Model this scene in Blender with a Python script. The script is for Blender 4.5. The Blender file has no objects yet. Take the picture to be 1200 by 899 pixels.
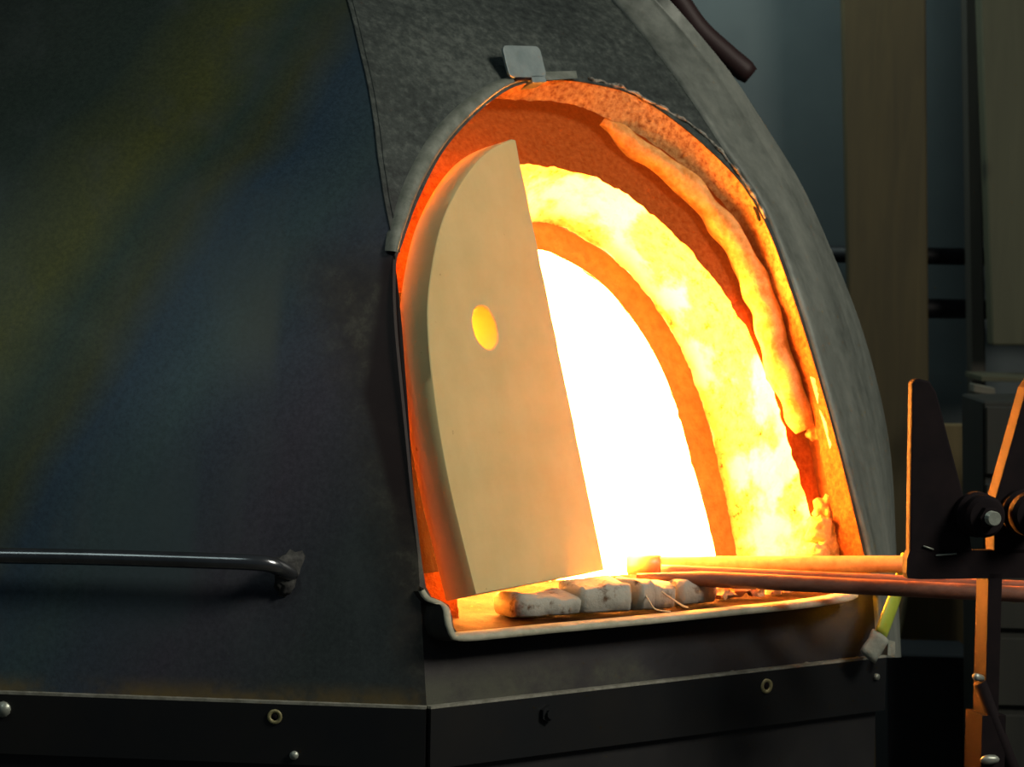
import bpy, bmesh, math, random
import numpy as np
from mathutils import Vector, Matrix, noise

random.seed(7)
SC = bpy.context.scene
COL = SC.collection

# ------------------------------------------------------------------ camera
CAM_Z = 1.75
FPX = 3200.0
PITCH, ROLL = math.radians(3.0), math.radians(1.0)
fw = Vector((0, math.cos(PITCH), -math.sin(PITCH)))
rt0 = Vector((1, 0, 0)); up0 = rt0.cross(fw)
rt = rt0 * math.cos(ROLL) + up0 * math.sin(ROLL)
up = -rt0 * math.sin(ROLL) + up0 * math.cos(ROLL)
CAM = Vector((0, 0, CAM_Z))
cd = bpy.data.cameras.new('camera'); cam = bpy.data.objects.new('camera', cd); COL.objects.link(cam)
cam.matrix_world = Matrix(((rt.x, up.x, -fw.x, 0), (rt.y, up.y, -fw.y, 0), (rt.z, up.z, -fw.z, CAM_Z), (0, 0, 0, 1)))
cd.sensor_width = 36.0; cd.lens = FPX * 36.0 / 1200.0
cd.dof.use_dof = True; cd.dof.focus_distance = 3.85; cd.dof.aperture_fstop = 9.0
SC.camera = cam

# ------------------------------------------------------------------ world, added lights, exposure
SC.view_settings.view_transform = 'Standard'
SC.view_settings.look = 'None'
SC.view_settings.exposure = 0.0
SC.view_settings.gamma = 1.0
SC.view_settings.use_curve_mapping = False
W_ = bpy.data.worlds.new('workshop_air'); SC.world = W_; W_.use_nodes = True
W_.node_tree.nodes['Background'].inputs[0].default_value = (0.55, 0.75, 0.9, 1)
W_.node_tree.nodes['Background'].inputs[1].default_value = 0.045

def area(name, loc, target, size, energy, color, sy=None):
    l = bpy.data.lights.new(name, 'AREA'); l.energy = energy; l.color = color; l.size = size
    if sy: l.shape = 'RECTANGLE'; l.size_y = sy
    o = bpy.data.objects.new(name, l); COL.objects.link(o); o.location = loc
    o.rotation_euler = (Vector(target) - Vector(loc)).to_track_quat('-Z', 'Y').to_euler()
    return o
area('added_key_right', (3.0, 2.0, 3.9), (0.2, 4.0, 1.7), 1.2, 112, (1.0, 0.93, 0.80))  # unseen key light, added to brighten the door face
area('added_fill_left', (-1.8, 1.6, 4.2), (-0.6, 4.0, 1.4), 1.0, 9, (0.85, 1.0, 0.95))  # unseen weak fill, added for the rail and the left of the dome
area('added_wall_light', (0.15, 6.1, 3.1), (0.50, 6.7, 2.35), 0.3, 11, (0.80, 1.0, 0.95))  # unseen light behind the dome, added for the back wall's gradient

# ------------------------------------------------------------------ geometry of the view: rays and the furnace's frame
def ray(px, py): return rt * ((px - 600) / FPX) - up * ((py - 449.5) / FPX) + fw
def at_depth(px, py, Y):
    r = ray(px, py); return CAM + r * (Y / r.y)
def at_plane(px, py, P, n):
    r = ray(px, py); return CAM + r * ((P - CAM).dot(n) / r.dot(n))
AF = math.radians(38.0); AL = math.radians(38.0 - 44.1)
def frame(a): return Vector((math.cos(a), math.sin(a), 0)), Vector((-math.sin(a), math.cos(a), 0))
uF, iF = frame(AF); uL, iL = frame(AL)
B1 = at_depth(500, 830, 3.7)            # foot of the seam left of the opening
ZB = B1.z                               # height of the base band's top edge
CP = (0.28997488, -0.08557932, 0.3168026)
def W(z):                                # how far the skin leans inward at height z over the band
    z = max(z, 0.0)
    return CP[0] * z + CP[1] * z * z + CP[2] * z ** 3
def toL(p):                              # world -> furnace frame (along face, inward, height)
    r = p - B1; return Vector((r.dot(uF), r.dot(iF), p.z))
def toW(q): return B1 + uF * q[0] + iF * q[1] + Vector((0, 0, q[2] - ZB))
def surf(px, py, d=0.0, left=False):     # point of the front (or left) gore, d deeper than its skin
    r = ray(px, py); lo, hi = 2.0, 9.0; nI = iL if left else iF
    for _ in range(50):
        m = (lo + hi) / 2; p = CAM + r * m
        if (p - B1).dot(nI) < W(p.z - ZB) + d: lo = m
        else: hi = m
    return CAM + r * lo
def uz(px, py, d=0.0):
    p = surf(px, py, d); q = toL(p); return (q.x, q.z - ZB)
def P3(u, z, d=0.0): return Vector((u, W(z) + d, ZB + z))

def catmull(pts, n, closed=False):       # resample a polyline smoothly to n points by arc length
    pts = [Vector(p) for p in pts]; out = []
    m = len(pts); segs = m if closed else m - 1
    for i in range(segs):
        if closed: p0, p1, p2, p3 = pts[i - 1], pts[i], pts[(i + 1) % m], pts[(i + 2) % m]
        else: p0, p1, p2, p3 = pts[max(i - 1, 0)], pts[i], pts[i + 1], pts[min(i + 2, m - 1)]
        for k in range(16):
            t = k / 16
            out.append(0.5 * ((2 * p1) + (p2 - p0) * t + (2 * p0 - 5 * p1 + 4 * p2 - p3) * t * t + (3 * p1 - p0 - 3 * p2 + p3) * t ** 3))
    out.append(pts[0].copy() if closed else pts[-1].copy())
    L = [0.0]
    for a, b in zip(out, out[1:]): L.append(L[-1] + (b - a).length)
    res = []; j = 0; cnt = n if closed else n - 1
    for i in range(n):
        s = L[-1] * i / cnt
        while j < len(out) - 2 and L[j + 1] < s: j += 1
        f = (s - L[j]) / max(L[j + 1] - L[j], 1e-9)
        res.append(out[j].lerp(out[j + 1], min(max(f, 0), 1)))
    return res

# ------------------------------------------------------------------ materials
def mat(name, base=(0.5, 0.5, 0.5), rough=0.6, metal=0.0, emit=None, estr=0.0):
    m = bpy.data.materials.new(name); m.use_nodes = True
    b = m.node_tree.nodes['Principled BSDF']
    b.inputs['Base Color'].default_value = (*base, 1); b.inputs['Roughness'].default_value = rough; b.inputs['Metallic'].default_value = metal
    if emit: b.inputs['Emission Color'].default_value = (*emit, 1); b.inputs['Emission Strength'].default_value = estr
    return m
class NB:
    def __init__(s, m): s.m = m; s.t = m.node_tree; s.b = s.t.nodes['Principled BSDF']; s._tc = None
    def n(s, typ, **kw):
        x = s.t.nodes.new(typ)
        for k, v in kw.items(): setattr(x, k, v)
        return x
    def l(s, a, b): s.t.links.new(a, b)
    def tc(s):
        if not s._tc: s._tc = s.n('ShaderNodeTexCoord')
        return s._tc.outputs['Object']
    def noise(s, scale, detail=4, rough=0.6, stretch=None, dist=0.0):
        v = s.tc()
        if stretch:
            mp = s.n('ShaderNodeMapping'); mp.inputs['Scale'].default_value = stretch; s.l(v, mp.inputs[0]); v = mp.outputs[0]
        x = s.n('ShaderNodeTexNoise'); x.inputs['Scale'].default_value = scale; x.inputs['Detail'].default_value = detail
        x.inputs['Roughness'].default_value = rough; x.inputs['Distortion'].default_value = dist
        s.l(v, x.inputs['Vector']); return x.outputs['Fac']
    def ramp(s, fac, stops, interp='LINEAR'):
        r = s.n('ShaderNodeValToRGB'); r.color_ramp.interpolation = interp
        e = r.color_ramp.elements
        while len(e) < len(stops): e.new(0.5)
        for el, (p, c) in zip(e, stops):
            el.position = p; el.color = (*c, 1) if len(c) == 3 else c
        s.l(fac, r.inputs[0]); return r.outputs[0]
    def math(s, op, a, b=None, clamp=False):
        x = s.n('ShaderNodeMath', operation=op); x.use_clamp = clamp
        for i, v in enumerate((a, b)):
            if v is None: continue
            if isinstance(v, (int, float)): x.inputs[i].default_value = v
            else: s.l(v, x.inputs[i])
        return x.outputs[0]
    def mix(s, fac, a, b, blend='MIX'):
        x = s.n('ShaderNodeMix', data_type='RGBA', blend_type=blend)
        for i, v in ((0, fac), (6, a), (7, b)):
            if isinstance(v, (int, float)): x.inputs[i].default_value = v
            elif isinstance(v, tuple): x.inputs[i].default_value = (*v, 1)
            else: s.l(v, x.inputs[i])
        return x.outputs[2]
    def xyz(s):
        x = s.n('ShaderNodeSeparateXYZ'); s.l(s.tc(), x.inputs[0]); return x.outputs
    def rng(s, v, a, b, c=0.0, d=1.0):
        x = s.n('ShaderNodeMapRange'); x.interpolation_type = 'SMOOTHSTEP'
        s.l(v, x.inputs[0])
        for i, k in enumerate((a, b, c, d)): x.inputs[i + 1].default_value = k
        return x.outputs[0]
    def color(s, c): s.l(c, s.b.inputs['Base Color'])
    def bump(s, h, strength=0.3, dist=0.01):
        x = s.n('ShaderNodeBump'); x.inputs['Strength'].default_value = strength; x.inputs['Distance'].default_value = dist
        s.l(h, x.inputs['Height']); s.l(x.outputs[0], s.b.inputs['Normal'])

def noisy(name, a, b, scale=20, rough=0.7, metal=0.0, bump=0.3, bd=0.004, stretch=None, emit=None, estr=0.0, detail=6, lo=0.35, hi=0.65):
    m = mat(name, a, rough, metal, emit, estr); k = NB(m)
    f = k.noise(scale, detail, 0.65, stretch)
    k.color(k.ramp(f, [(lo, a), (hi, b)])); k.bump(f, bump, bd)
    return m

def jamb_tone(k, x, hz, c):                  # burnt brown steel beside the left jamb, with a near-black wedge at the opening
    nz = k.math('MULTIPLY', k.math('SUBTRACT', k.noise(7, 6, 0.7), 0.5), 0.06); u = k.math('ADD', x[0], nz)
    f = k.noise(30, 7, 0.7)
    br = k.ramp(f, [(0.36, (.022, .017, .014)), (0.52, (.042, .034, .024)), (0.66, (.085, .078, .055))])
    m1 = k.math('MULTIPLY', k.rng(u, -0.04, 0.03), k.rng(hz, 0.66, 0.56))
    c = k.mix(k.math('MULTIPLY', m1, 0.85), c, br)
    ub = k.math('SUBTRACT', x[0], k.math('MAXIMUM', k.math('MULTIPLY', k.math('SUBTRACT', hz, 0.42), 0.36), 0.0))
    m2 = k.math('MULTIPLY', k.rng(ub, 0.002, 0.014), k.math('MULTIPLY', k.rng(hz, 0.19, 0.30), k.rng(hz, 0.63, 0.60)))
    m2 = k.math('MULTIPLY', m2, k.rng(x[0], 0.14, 0.10))
    return k.mix(k.math('MULTIPLY', m2, 0.92), c, (.012, .004, .004))
# heat tinted steel of the left gore: oxide colours run in diagonal bands across the sheet
m_tint = mat('heat_tinted_steel', (0.02, 0.02, 0.03), 0.42, 0.35); k = NB(m_tint)
x = k.xyz(); nz = k.noise(2.2, 2, 0.5, None, 0.3); hz = k.math('SUBTRACT', x[2], ZB)
aL_ = k.math('ADD', k.math('MULTIPLY', x[0], 0.718), k.math('MULTIPLY', x[1], -0.696))   # along the left gore
t = k.math('ADD', k.math('MULTIPLY', aL_, 0.85), k.math('MULTIPLY', hz, -0.5))            # across the oxide bands
t = k.math('ADD', t, k.math('MULTIPLY', nz, 0.16))
t = k.math('MULTIPLY', k.math('ADD', t, 1.15 - 0.08), 1 / 0.95, True)
oxide = k.ramp(t, [(0.0, (.016, .022, .019)), (0.26, (.019, .030, .024)), (0.40, (.055, .060, .016)), (0.47, (.022, .038, .029)),
                   (0.52, (.036, .042, .020)), (0.58, (.018, .036, .056)), (0.68, (.026, .046, .052)), (0.76, (.026, .034, .048)),
                   (0.85, (.034, .030, .042)), (0.95, (.026, .028, .034)), (1.0, (.022, .028, .029))])
spots = k.noise(60, 6, 0.7); streak = k.noise(9, 5, 0.6, (1.0, 1.0, 0.18))
oxide = k.mix(1.0, oxide, (1.3, 1.36, 1.36), 'MULTIPLY')
grain = k.noise(140, 6, 0.8); cloud = k.noise(3.0, 6, 0.6, (1, 1, 0.6), 0.4)
oxide = k.mix(k.rng(grain, 0.3, 0.7, 0.0, 1.0), k.mix(1.0, oxide, (.72, .74, .74), 'MULTIPLY'), k.mix(1.0, oxide, (1.3, 1.28, 1.25), 'MULTIPLY'))
oxide = k.mix(k.rng(cloud, 0.48, 0.72, 0, 0.45), oxide, (.045, .062, .064))
c = k.mix(k.rng(streak, 0.5, 0.8, 0, 0.4), oxide, (.07, .085, .085))
c = k.mix(k.rng(spots, 0.64, 0.75, 0, 0.4), c, (.08, .09, .09))
def painted_sheen(a0, a1, z0, z1, soft, colr, amt, c):  # soft-edged patch of reflected sheen, painted into the steel's colour
    m = k.math('MULTIPLY', k.math('MULTIPLY', k.rng(aL_, a0 - soft, a0 + soft), k.rng(aL_, a1 + 0.012, a1 - 0.012)), k.math('MULTIPLY', k.rng(hz, z0 - 0.09, z0 + 0.05), k.rng(hz, z1 + 0.09, z1 - 0.05)))
    return k.mix(k.math('MULTIPLY', m, amt), c, colr)
c = painted_sheen(-0.32, -0.245, 0.46, 0.55, 0.05, (.075, .085, .068), 0.6, c)
c = painted_sheen(-0.47, -0.34, 0.13, 0.28, 0.05, (.045, .075, .078), 0.6, c)
c = jamb_tone(k, x, hz, c)
rust = k.math('MULTIPLY', k.rng(hz, 0.035, 0.0), k.rng(k.noise(5, 5, 0.7), 0.42, 0.62))
c = k.mix(k.math('MULTIPLY', rust, 0.8), c, (.16, .11, .03))
k.color(c); k.bump(spots, 0.08, 0.003)
k.l(k.rng(k.noise(4, 3, 0.5), 0.3, 0.7, 0.42, 0.55), k.b.inputs['Roughness'])

# dusty steel of the front gore, scorched brown beside the left jamb
m_front = mat('dusty_front_steel', (0.08, 0.09, 0.085), 0.6, 0.2); k = NB(m_front)
x = k.xyz(); hz = k.math('SUBTRACT', x[2], ZB)
dust = k.noise(70, 8, 0.75); big = k.noise(3.5, 5, 0.6)
c = k.ramp(k.math('ADD', k.math('MULTIPLY', dust, 0.7), k.math('MULTIPLY', big, 0.4)), [(0.42, (.018, .024, .023)), (0.56, (.050, .063, .057)), (0.70, (.12, .14, .125))])
lowmask = k.rng(hz, 0.75, 0.52)
brown = k.ramp(k.math('ADD', k.math('MULTIPLY', big, 0.6), k.math('MULTIPLY', dust, 0.4)), [(0.35, (.020, .013, .014)), (0.52, (.045, .034, .026)), (0.68, (.095, .085, .065))])
c = k.mix(lowmask, c, brown)
leftm = k.rng(k.math('ADD', x[0], k.math('MULTIPLY', big, 0.06)), 0.10, 0.02)
c = k.mix(k.math('MULTIPLY', leftm, 0.5), c, (.028, .024, .036)); c = jamb_tone(k, x, hz, c)
c = k.mix(k.math('MULTIPLY', k.rng(hz, 0.13, 0.10), k.rng(k.math('ADD', x[0], k.math('MULTIPLY', big, 0.2)), 0.32, 0.52, 0.78, 0.96)), c, (.006, .006, .009))  # darker below the sill lip: shade painted into the steel's colour
pale = k.math('MULTIPLY', k.rng(hz, 0.055, 0.02), k.rng(k.math('ADD', k.noise(6, 6, 0.7), k.math('MULTIPLY', x[0], -0.75)), 0.20, 0.46))
c = k.mix(k.math('MULTIPLY', pale, 0.6), c, (.065, .072, .042))
k.color(c); k.bump(dust, 0.25, 0.004)

m_strip = mat('grey_flashing_steel', (0.2, 0.21, 0.19), 0.55, 0.25); k = NB(m_strip)
st = k.noise(7, 6, 0.65, (1, 1, 0.12)); du = k.noise(40, 6, 0.7)
c = k.ramp(k.math('ADD', k.math('MULTIPLY', st, 0.7), k.math('MULTIPLY', du, 0.3)), [(0.36, (.09, .104, .09)), (0.5, (.18, .20, .175)), (0.66, (.28, .30, .26))])
k.color(c); k.bump(du, 0.12, 0.003)

m_band = mat('dark_band_steel', (0.03, 0.032, 0.036), 0.5, 0.3); k = NB(m_band)
st = k.noise(30, 6, 0.7, (1, 1, 0.25)); bg = k.noise(4, 4)
c = k.ramp(bg, [(0.35, (.007, .009, .011)), (0.65, (.013, .013, .012))])
c = k.mix(k.rng(st, 0.70, 0.76), c, (.16, .16, .15))
k.color(c); k.bump(st, 0.05, 0.002)
m_edge = noisy('worn_band_edge', (.18, .18, .14), (.36, .36, .30), 60, 0.6, 0.2, 0.2, 0.002)
m_sootsteel = noisy('sooty_steel', (.012, .010, .009), (.030, .026, .020), 30, 0.8, 0, 0.3, 0.003)
m_flange = noisy('pale_flange', (.13, .15, .12), (.24, .26, .22), 40, 0.6, 0.1, 0.25, 0.003)
m_weld = noisy('chalky_weld', (.05, .05, .04), (.42, .40, .33), 70, 0.8, 0.0, 0.8, 0.006, lo=0.4, hi=0.6)
m_plate = noisy('galvanised_plate', (.20, .26, .26), (.29, .35, .345), 30, 0.45, 0.3, 0.08, 0.002)
m_rail = noisy('polished_rail', (.10, .11, .115), (.20, .21, .22), 14, 0.22, 0.9, 0.04, 0.001, (0.3, 1, 1))
m_scale = noisy('weld_scale', (.016, .017, .018), (.070, .072, .066), 60, 0.7, 0.1, 0.5, 0.004)
m_dark = noisy('dark_iron', (.007, .0052, .0065), (.012, .008, .009), 20, 0.8, 0.0, 0.1, 0.002); m_dark.node_tree.nodes['Principled BSDF'].inputs['Specular IOR Level'].default_value = 0.12
m_lowcase = noisy('lower_casing_steel', (.012, .013, .015), (.024, .024, .024), 8, 0.6, 0.2, 0.1, 0.002)
m_screw = noisy('brass_screw_rim', (.22, .20, .09), (.35, .32, .16), 60, 0.5, 0.2, 0.2, 0.001)
m_steelbit = noisy('bare_steel_bolt', (.30, .33, .28), (.48, .52, .44), 50, 0.4, 0.5, 0.1, 0.001)
# refractories
HOT = (1.0, 0.13, 0.010)
m_board = mat('insulating_board_lit_top', (.4, .2, .07), 0.95, 0, HOT, 0.06); k = NB(m_board)
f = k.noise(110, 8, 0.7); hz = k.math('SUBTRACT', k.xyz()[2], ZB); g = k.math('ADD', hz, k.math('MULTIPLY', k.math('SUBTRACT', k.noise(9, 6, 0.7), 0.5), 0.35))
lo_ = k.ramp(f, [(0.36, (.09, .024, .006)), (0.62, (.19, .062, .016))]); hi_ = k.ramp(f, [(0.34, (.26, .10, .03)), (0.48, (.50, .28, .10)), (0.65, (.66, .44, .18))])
k.color(k.mix(k.rng(g, 0.45, 0.78), lo_, hi_)); k.bump(f, 0.9, 0.006)  # reddish staining low down; the bright top is firelight painted into the colour
m_groove = noisy('groove_fibre', (.14, .045, .014), (.24, .085, .028), 55, 1.0, 0, 0.9, 0.006, None, HOT, 0.16)
m_ringface = noisy('ring_face_castable', (.15, .030, .005), (.30, .085, .018), 120, 1.0, 0, 0.8, 0.005, None, HOT, 0.20, 8)
m_gapfill = noisy('dark_gap_filler', (.006, .002, .001), (.014, .004, .002), 50, 1.0, 0, 0.8, 0.005, None, HOT, 0.10)
m_tunnel = mat('tunnel_castable', (.85, .68, .42), 0.95, 0, HOT, 0.35); k = NB(m_tunnel)
pit = k.noise(62, 8, 0.72); bl = k.noise(7, 5, 0.6)
c = k.ramp(pit, [(0.31, (.015, .005, .001)), (0.37, (.16, .08, .02)), (0.44, (.50, .34, .13)), (0.7, (.70, .56, .28))])
c = k.mix(k.rng(bl, 0.47, 0.58), c, (.97, .91, .76)); k.color(c); k.bump(pit, 0.9, 0.007)
m_innerring = noisy('inner_ring_castable', (.12, .045, .010), (.22, .10, .028), 60, 1.0, 0, 1.0, 0.006, None, (1, .22, .02), 0.5, 8)
m_fibre = noisy('ceramic_fibre', (.50, .22, .05), (.78, .48, .18), 55, 1.0, 0, 0.8, 0.008, None, (1.0, .22, .02), 0.22, 8)
m_chamber = mat('white_hot_chamber', (.9, .75, .5), 1.0, 0, (1.0, 0.35, 0.062), 78.0)
m_sill = mat('glazed_sill', (.5, .3, .15), 0.9, 0, None); k = NB(m_sill); k.b.inputs['Specular IOR Level'].default_value = 0.03
g = k.noise(22, 8, 0.65, (1, 0.6, 1)); fl = k.noise(80, 6, 0.7)
c = k.ramp(g, [(0.32, (.007, .002, .0006)), (0.45, (.018, .0055, .0014)), (0.6, (.034, .013, .0035)), (0.75, (.012, .0035, .001))])
c = k.mix(k.rng(fl, 0.62, 0.70), c, (.09, .055, .024)); k.color(c); k.bump(fl, 0.5, 0.004)
m_lip = noisy('sill_lip_board', (.34, .34, .24), (.50, .48, .36), 50, 0.85, 0, 0.4, 0.003)
m_pad = noisy('white_pad', (.12, .065, .03), (.42, .40, .33), 36, 0.8, 0, 0.6, 0.005, lo=0.33, hi=0.45)
m_crumb = noisy('crumb', (.30, .14, .05), (.60, .38, .18), 60, 0.7, 0, 0.6, 0.004)
m_thread = mat('glass_thread', (.95, .75, .5), 0.2, 0)
# pipes
m_pipe = noisy('oxidised_pipe', (.16, .065, .04), (.28, .13, .085), 60, 0.5, 0.1, 0.35, 0.002, (0.3, 1, 1))
m_pipe_b = noisy('worn_bright_pipe', (.34, .19, .08), (.50, .31, .15), 50, 0.35, 0.1, 0.15, 0.001)
# door slab: local frame x across, y depth (0 front), z up; its hot back glows
m_door = mat('ceramic_door', (.80, .66, .40), 0.9, 0, None); k = NB(m_door)
g = k.noise(10, 6, 0.6); pk = k.noise(55, 4, 0.6)
c = k.ramp(g, [(0.35, (.61, .50, .235)), (0.65, (.67, .555, .27))])
c = k.mix(k.rng(pk, 0.70, 0.76), c, (.35, .24, .10)); k.color(c); k.bump(pk, 0.12, 0.002)
x = k.xyz()
glow = k.math('POWER', k.rng(x[1], 0.012, 0.062), 1.6)
k.b.inputs['Emission Color'].default_value = (1.0, 0.12, 0.012, 1)
k.l(k.math('MULTIPLY', glow, 0.32), k.b.inputs['Emission Strength'])
# chalky refractories hardly shine
for q_ in (m_board, m_groove, m_gapfill, m_ringface, m_tunnel, m_innerring, m_fibre, m_door): q_.node_tree.nodes['Principled BSDF'].inputs['Specular IOR Level'].default_value = 0.08
# surroundings
m_wall = noisy('painted_wall', (.060, .074, .078), (.075, .092, .094), 3, 0.9, 0, 0.1, 0.004)
m_floor = noisy('concrete_floor', (.05, .05, .048), (.09, .088, .08), 6, 0.9, 0, 0.2, 0.004)
def wood(name, a, b):
    m = mat(name, a, 0.8); k = NB(m)
    f = k.noise(9, 6, 0.6, (3, 3, 0.25), 1.0); g2 = k.noise(3, 4, 0.5, (2, 2, 0.6))
    c = k.ramp(k.math('ADD', k.math('MULTIPLY', f, 0.6), k.math('MULTIPLY', g2, 0.4)), [(0.35, a), (0.65, b)])
    v = k.n('ShaderNodeTexVoronoi'); v.inputs['Scale'].default_value = 2.4; k.l(k.tc(), v.inputs['Vector'])
    c = k.mix(k.rng(v.outputs['Distance'], 0.11, 0.03), c, tuple(q * 0.35 for q in a))
    k.color(c); k.bump(f, 0.2, 0.003); return m
m_wood = wood('brown_board', (.036, .027, .009), (.062, .046, .015))
m_wood2 = wood('greenish_board', (.048, .049, .027), (.072, .073, .041))
m_wood4 = wood('olive_screen', (.075, .058, .022), (.13, .10, .04))
m_wood3 = wood('dim_panel', (.025, .022, .016), (.045, .040, .028))
m_box = noisy('blue_black_box', (.008, .012, .017), (.014, .018, .024), 6, 0.7, 0, 0.1, 0.003)
m_cab = noisy('dark_cabinet', (.010, .012, .009), (.018, .020, .014), 9, 0.7, 0, 0.15, 0.003, (3, 3, 0.3))
m_rod = mat('black_rod', (.004, .004, .006), 0.6, 0.2)
m_block = noisy('pale_block', (.11, .105, .08), (.15, .145, .11), 20, 0.9)
m_maroon = mat('maroon_pipe', (.020, .006, .006), 0.6, 0.1)
m_strap = noisy('yellow_green_strap', (.30, .40, .03), (.42, .52, .06), 20, 0.6, 0, 0.15, 0.003)
m_strapend = noisy('chalky_strap_end', (.30, .34, .28), (.48, .52, .44), 50, 0.9, 0, 0.6, 0.005)

# ------------------------------------------------------------------ mesh helpers
def tag(o, label=None, cat=None, group=None, kind=None):
    if label: o['label'] = label
    if cat: o['category'] = cat
    if group: o['group'] = group
    if kind: o['kind'] = kind
    return o
def empty(name, loc, rz=0.0):
    o = bpy.data.objects.new(name, None); COL.objects.link(o); o.location = loc; o.rotation_euler = (0, 0, rz); o.empty_display_size = 0.1
    return o
def mk(name, V, F, m, parent=None, smooth=True, loc=None):
    me = bpy.data.meshes.new(name); me.from_pydata([tuple(v) for v in V], [], F); me.validate()
    if isinstance(m, (list, tuple)):
        for q in m: me.materials.append(q)
    else: me.materials.append(m)
    bm = bmesh.new(); bm.from_mesh(me); bmesh.ops.recalc_face_normals(bm, faces=bm.faces); bm.to_mesh(me); bm.free()
    if smooth:
        for p in me.polygons: p.use_smooth = True
    o = bpy.data.objects.new(name, me); COL.objects.link(o)
    if parent: o.parent = parent
    if loc: o.location = loc
    return o
def sharp(o, deg=35):
    me = o.data; bm = bmesh.new(); bm.from_mesh(me)
    for e in bm.edges:
        if len(e.link_faces) == 2 and e.calc_face_angle(0) > math.radians(deg): e.smooth = False
    bm.to_mesh(me); bm.free(); return o
def loft(loops, closed=False, cap=False):
    n = len(loops[0]); V = [p for L in loops for p in L]; F = []
    for a in range(len(loops) - 1):
        for i in range(n if closed else n - 1):
            j = (i + 1) % n; F.append((a * n + i, a * n + j, (a + 1) * n + j, (a + 1) * n + i))
    if cap: F.append(tuple(range(n))[::-1]); F.append(tuple(range((len(loops) - 1) * n, len(loops) * n)))
    return V, F
def tube(path, r, seg=14, jit=0.0, jscale=30, flat=1.0):
    path = [Vector(p) for p in path]; n = len(path)
    R = r if callable(r) else (lambda f: r)
    T = [(path[min(i + 1, n - 1)] - path[max(i - 1, 0)]).normalized() for i in range(n)]
    ref = Vector((0, 0, 1)) if abs(T[0].z) < 0.9 else Vector((1, 0, 0))
    N = (ref - T[0] * ref.dot(T[0])).normalized(); loops = []
    for i in range(n):
        N = (N - T[i] * N.dot(T[i])).normalized(); Bn = T[i].cross(N); rr = R(i / (n - 1)); L = []
        for s in range(seg):
            a = 2 * math.pi * s / seg; q = path[i] + N * (rr * math.cos(a)) + Bn * (rr * flat * math.sin(a))
            if jit: q += (q - path[i]).normalized() * jit * noise.noise(q * jscale)
            L.append(q)
        loops.append(L)
    return loft(loops, True, True)
def join(parts):
    V, F = [], []
    for v, f in parts:
        b = len(V); V += list(v); F += [tuple(i + b for i in q) for q in f]
    return V, F
def prism(poly, d, bev=0.0):             # polygon (list of points) extruded by vector d
    n = len(poly); d = Vector(d); V = [Vector(p) for p in poly] + [Vector(p) + d for p in poly]
    F = [tuple(range(n))[::-1], tuple(range(n, 2 * n))] + [(i, (i + 1) % n, n + (i + 1) % n, n + i) for i in range(n)]
    return V, F
def bevel(o, w, seg=2):
    bm = bmesh.new(); bm.from_mesh(o.data)
    es = [e for e in bm.edges if len(e.link_faces) == 2 and e.calc_face_angle(0) > 0.6]
    bmesh.ops.bevel(bm, geom=es, offset=w, segments=seg, affect='EDGES', profile=0.6)
    bm.to_mesh(o.data); bm.free(); return o
def boxf(c, sx, sy, sz, ax=None, ay=None):  # box about centre c with axes ax, ay
    c = Vector(c); ax = Vector(ax or (1, 0, 0)); ay = Vector(ay or (0, 1, 0)); az = ax.cross(ay)
    V = [c + ax * (sx * i / 2) + ay * (sy * j / 2) + az * (sz * k / 2) for i in (-1, 1) for j in (-1, 1) for k in (-1, 1)]
    return V, [(0, 1, 3, 2), (4, 6, 7, 5), (0, 4, 5, 1), (2, 3, 7, 6), (0, 2, 6, 4), (1, 5, 7, 3)]
def lump(c, sx, sy, sz, amp=0.25, fr=3.0, sub=3, seed=0, flat=False):
    bm = bmesh.new(); bmesh.ops.create_icosphere(bm, subdivisions=sub, radius=1.0)
    V = []; off = Vector((seed * 7.3, seed * 3.1, seed * 1.7))
    for v in bm.verts:
        p = v.co * (1 + amp * noise.noise(v.co * fr + off) + amp * 0.5 * noise.noise(v.co * fr * 2.7 + off))
        if flat and p.z < -0.6: p.z = -0.6
        V.append(Vector(c) + Vector((p.x * sx, p.y * sy, p.z * sz)))
    F = [tuple(v.index for v in f.verts) for f in bm.faces]; bm.free(); return V, F

# ------------------------------------------------------------------ the room
Y_WALL = 6.7
def setting(name, V, F, m): return tag(mk(name, V, F, m, None, False), kind='structure')
setting('floor', [(-6, -1, 0), (6, -1, 0), (6, Y_WALL + .1, 0), (-6, Y_WALL + .1, 0)], [(0, 1, 2, 3)], m_floor)
setting('wall_back', *boxf((0, Y_WALL + 0.1, 2.2), 12, 0.2, 4.4), m_wall)

# ------------------------------------------------------------------ the furnace
furnace = empty('glass_furnace', (B1.x, B1.y, 0), AF)
tag(furnace, 'big dome-shaped steel glass furnace with a glowing arched opening', 'furnace')
ZTOP = 1.30
# seam curves in the furnace frame, (along, inward, height)
S1px = [(500, 830), (495, 740), (489, 640), (482, 540), (475, 440), (468, 350), (460, 285), (450, 233), (443, 187), (433, 110), (420, 53), (407, 0)]
S2px = [(1030, 770), (1024, 690), (1018, 650), (988, 530), (963, 440), (937, 353), (896, 245), (850, 176), (795, 94), (724, 6)]
S1 = [uz(*p) for p in S1px] + [(0.215 + 0.44 * (W(z) - W(1.007)), z) for z in (1.10, 1.2, ZTOP)]
S2 = [uz(*p) for p in S2px] + [(0.79 - 0.30 * (W(z) - W(1.039)), z) for z in (1.12, 1.2, ZTOP)]
def lerp_u(S, z):
    if z <= S[0][1]: return S[0][0]
    for (a, za), (b, zb) in zip(S, S[1:]):
        if za <= z <= zb: return a + (b - a) * (z - za) / (zb - za)
    return S[-1][0]
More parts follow.
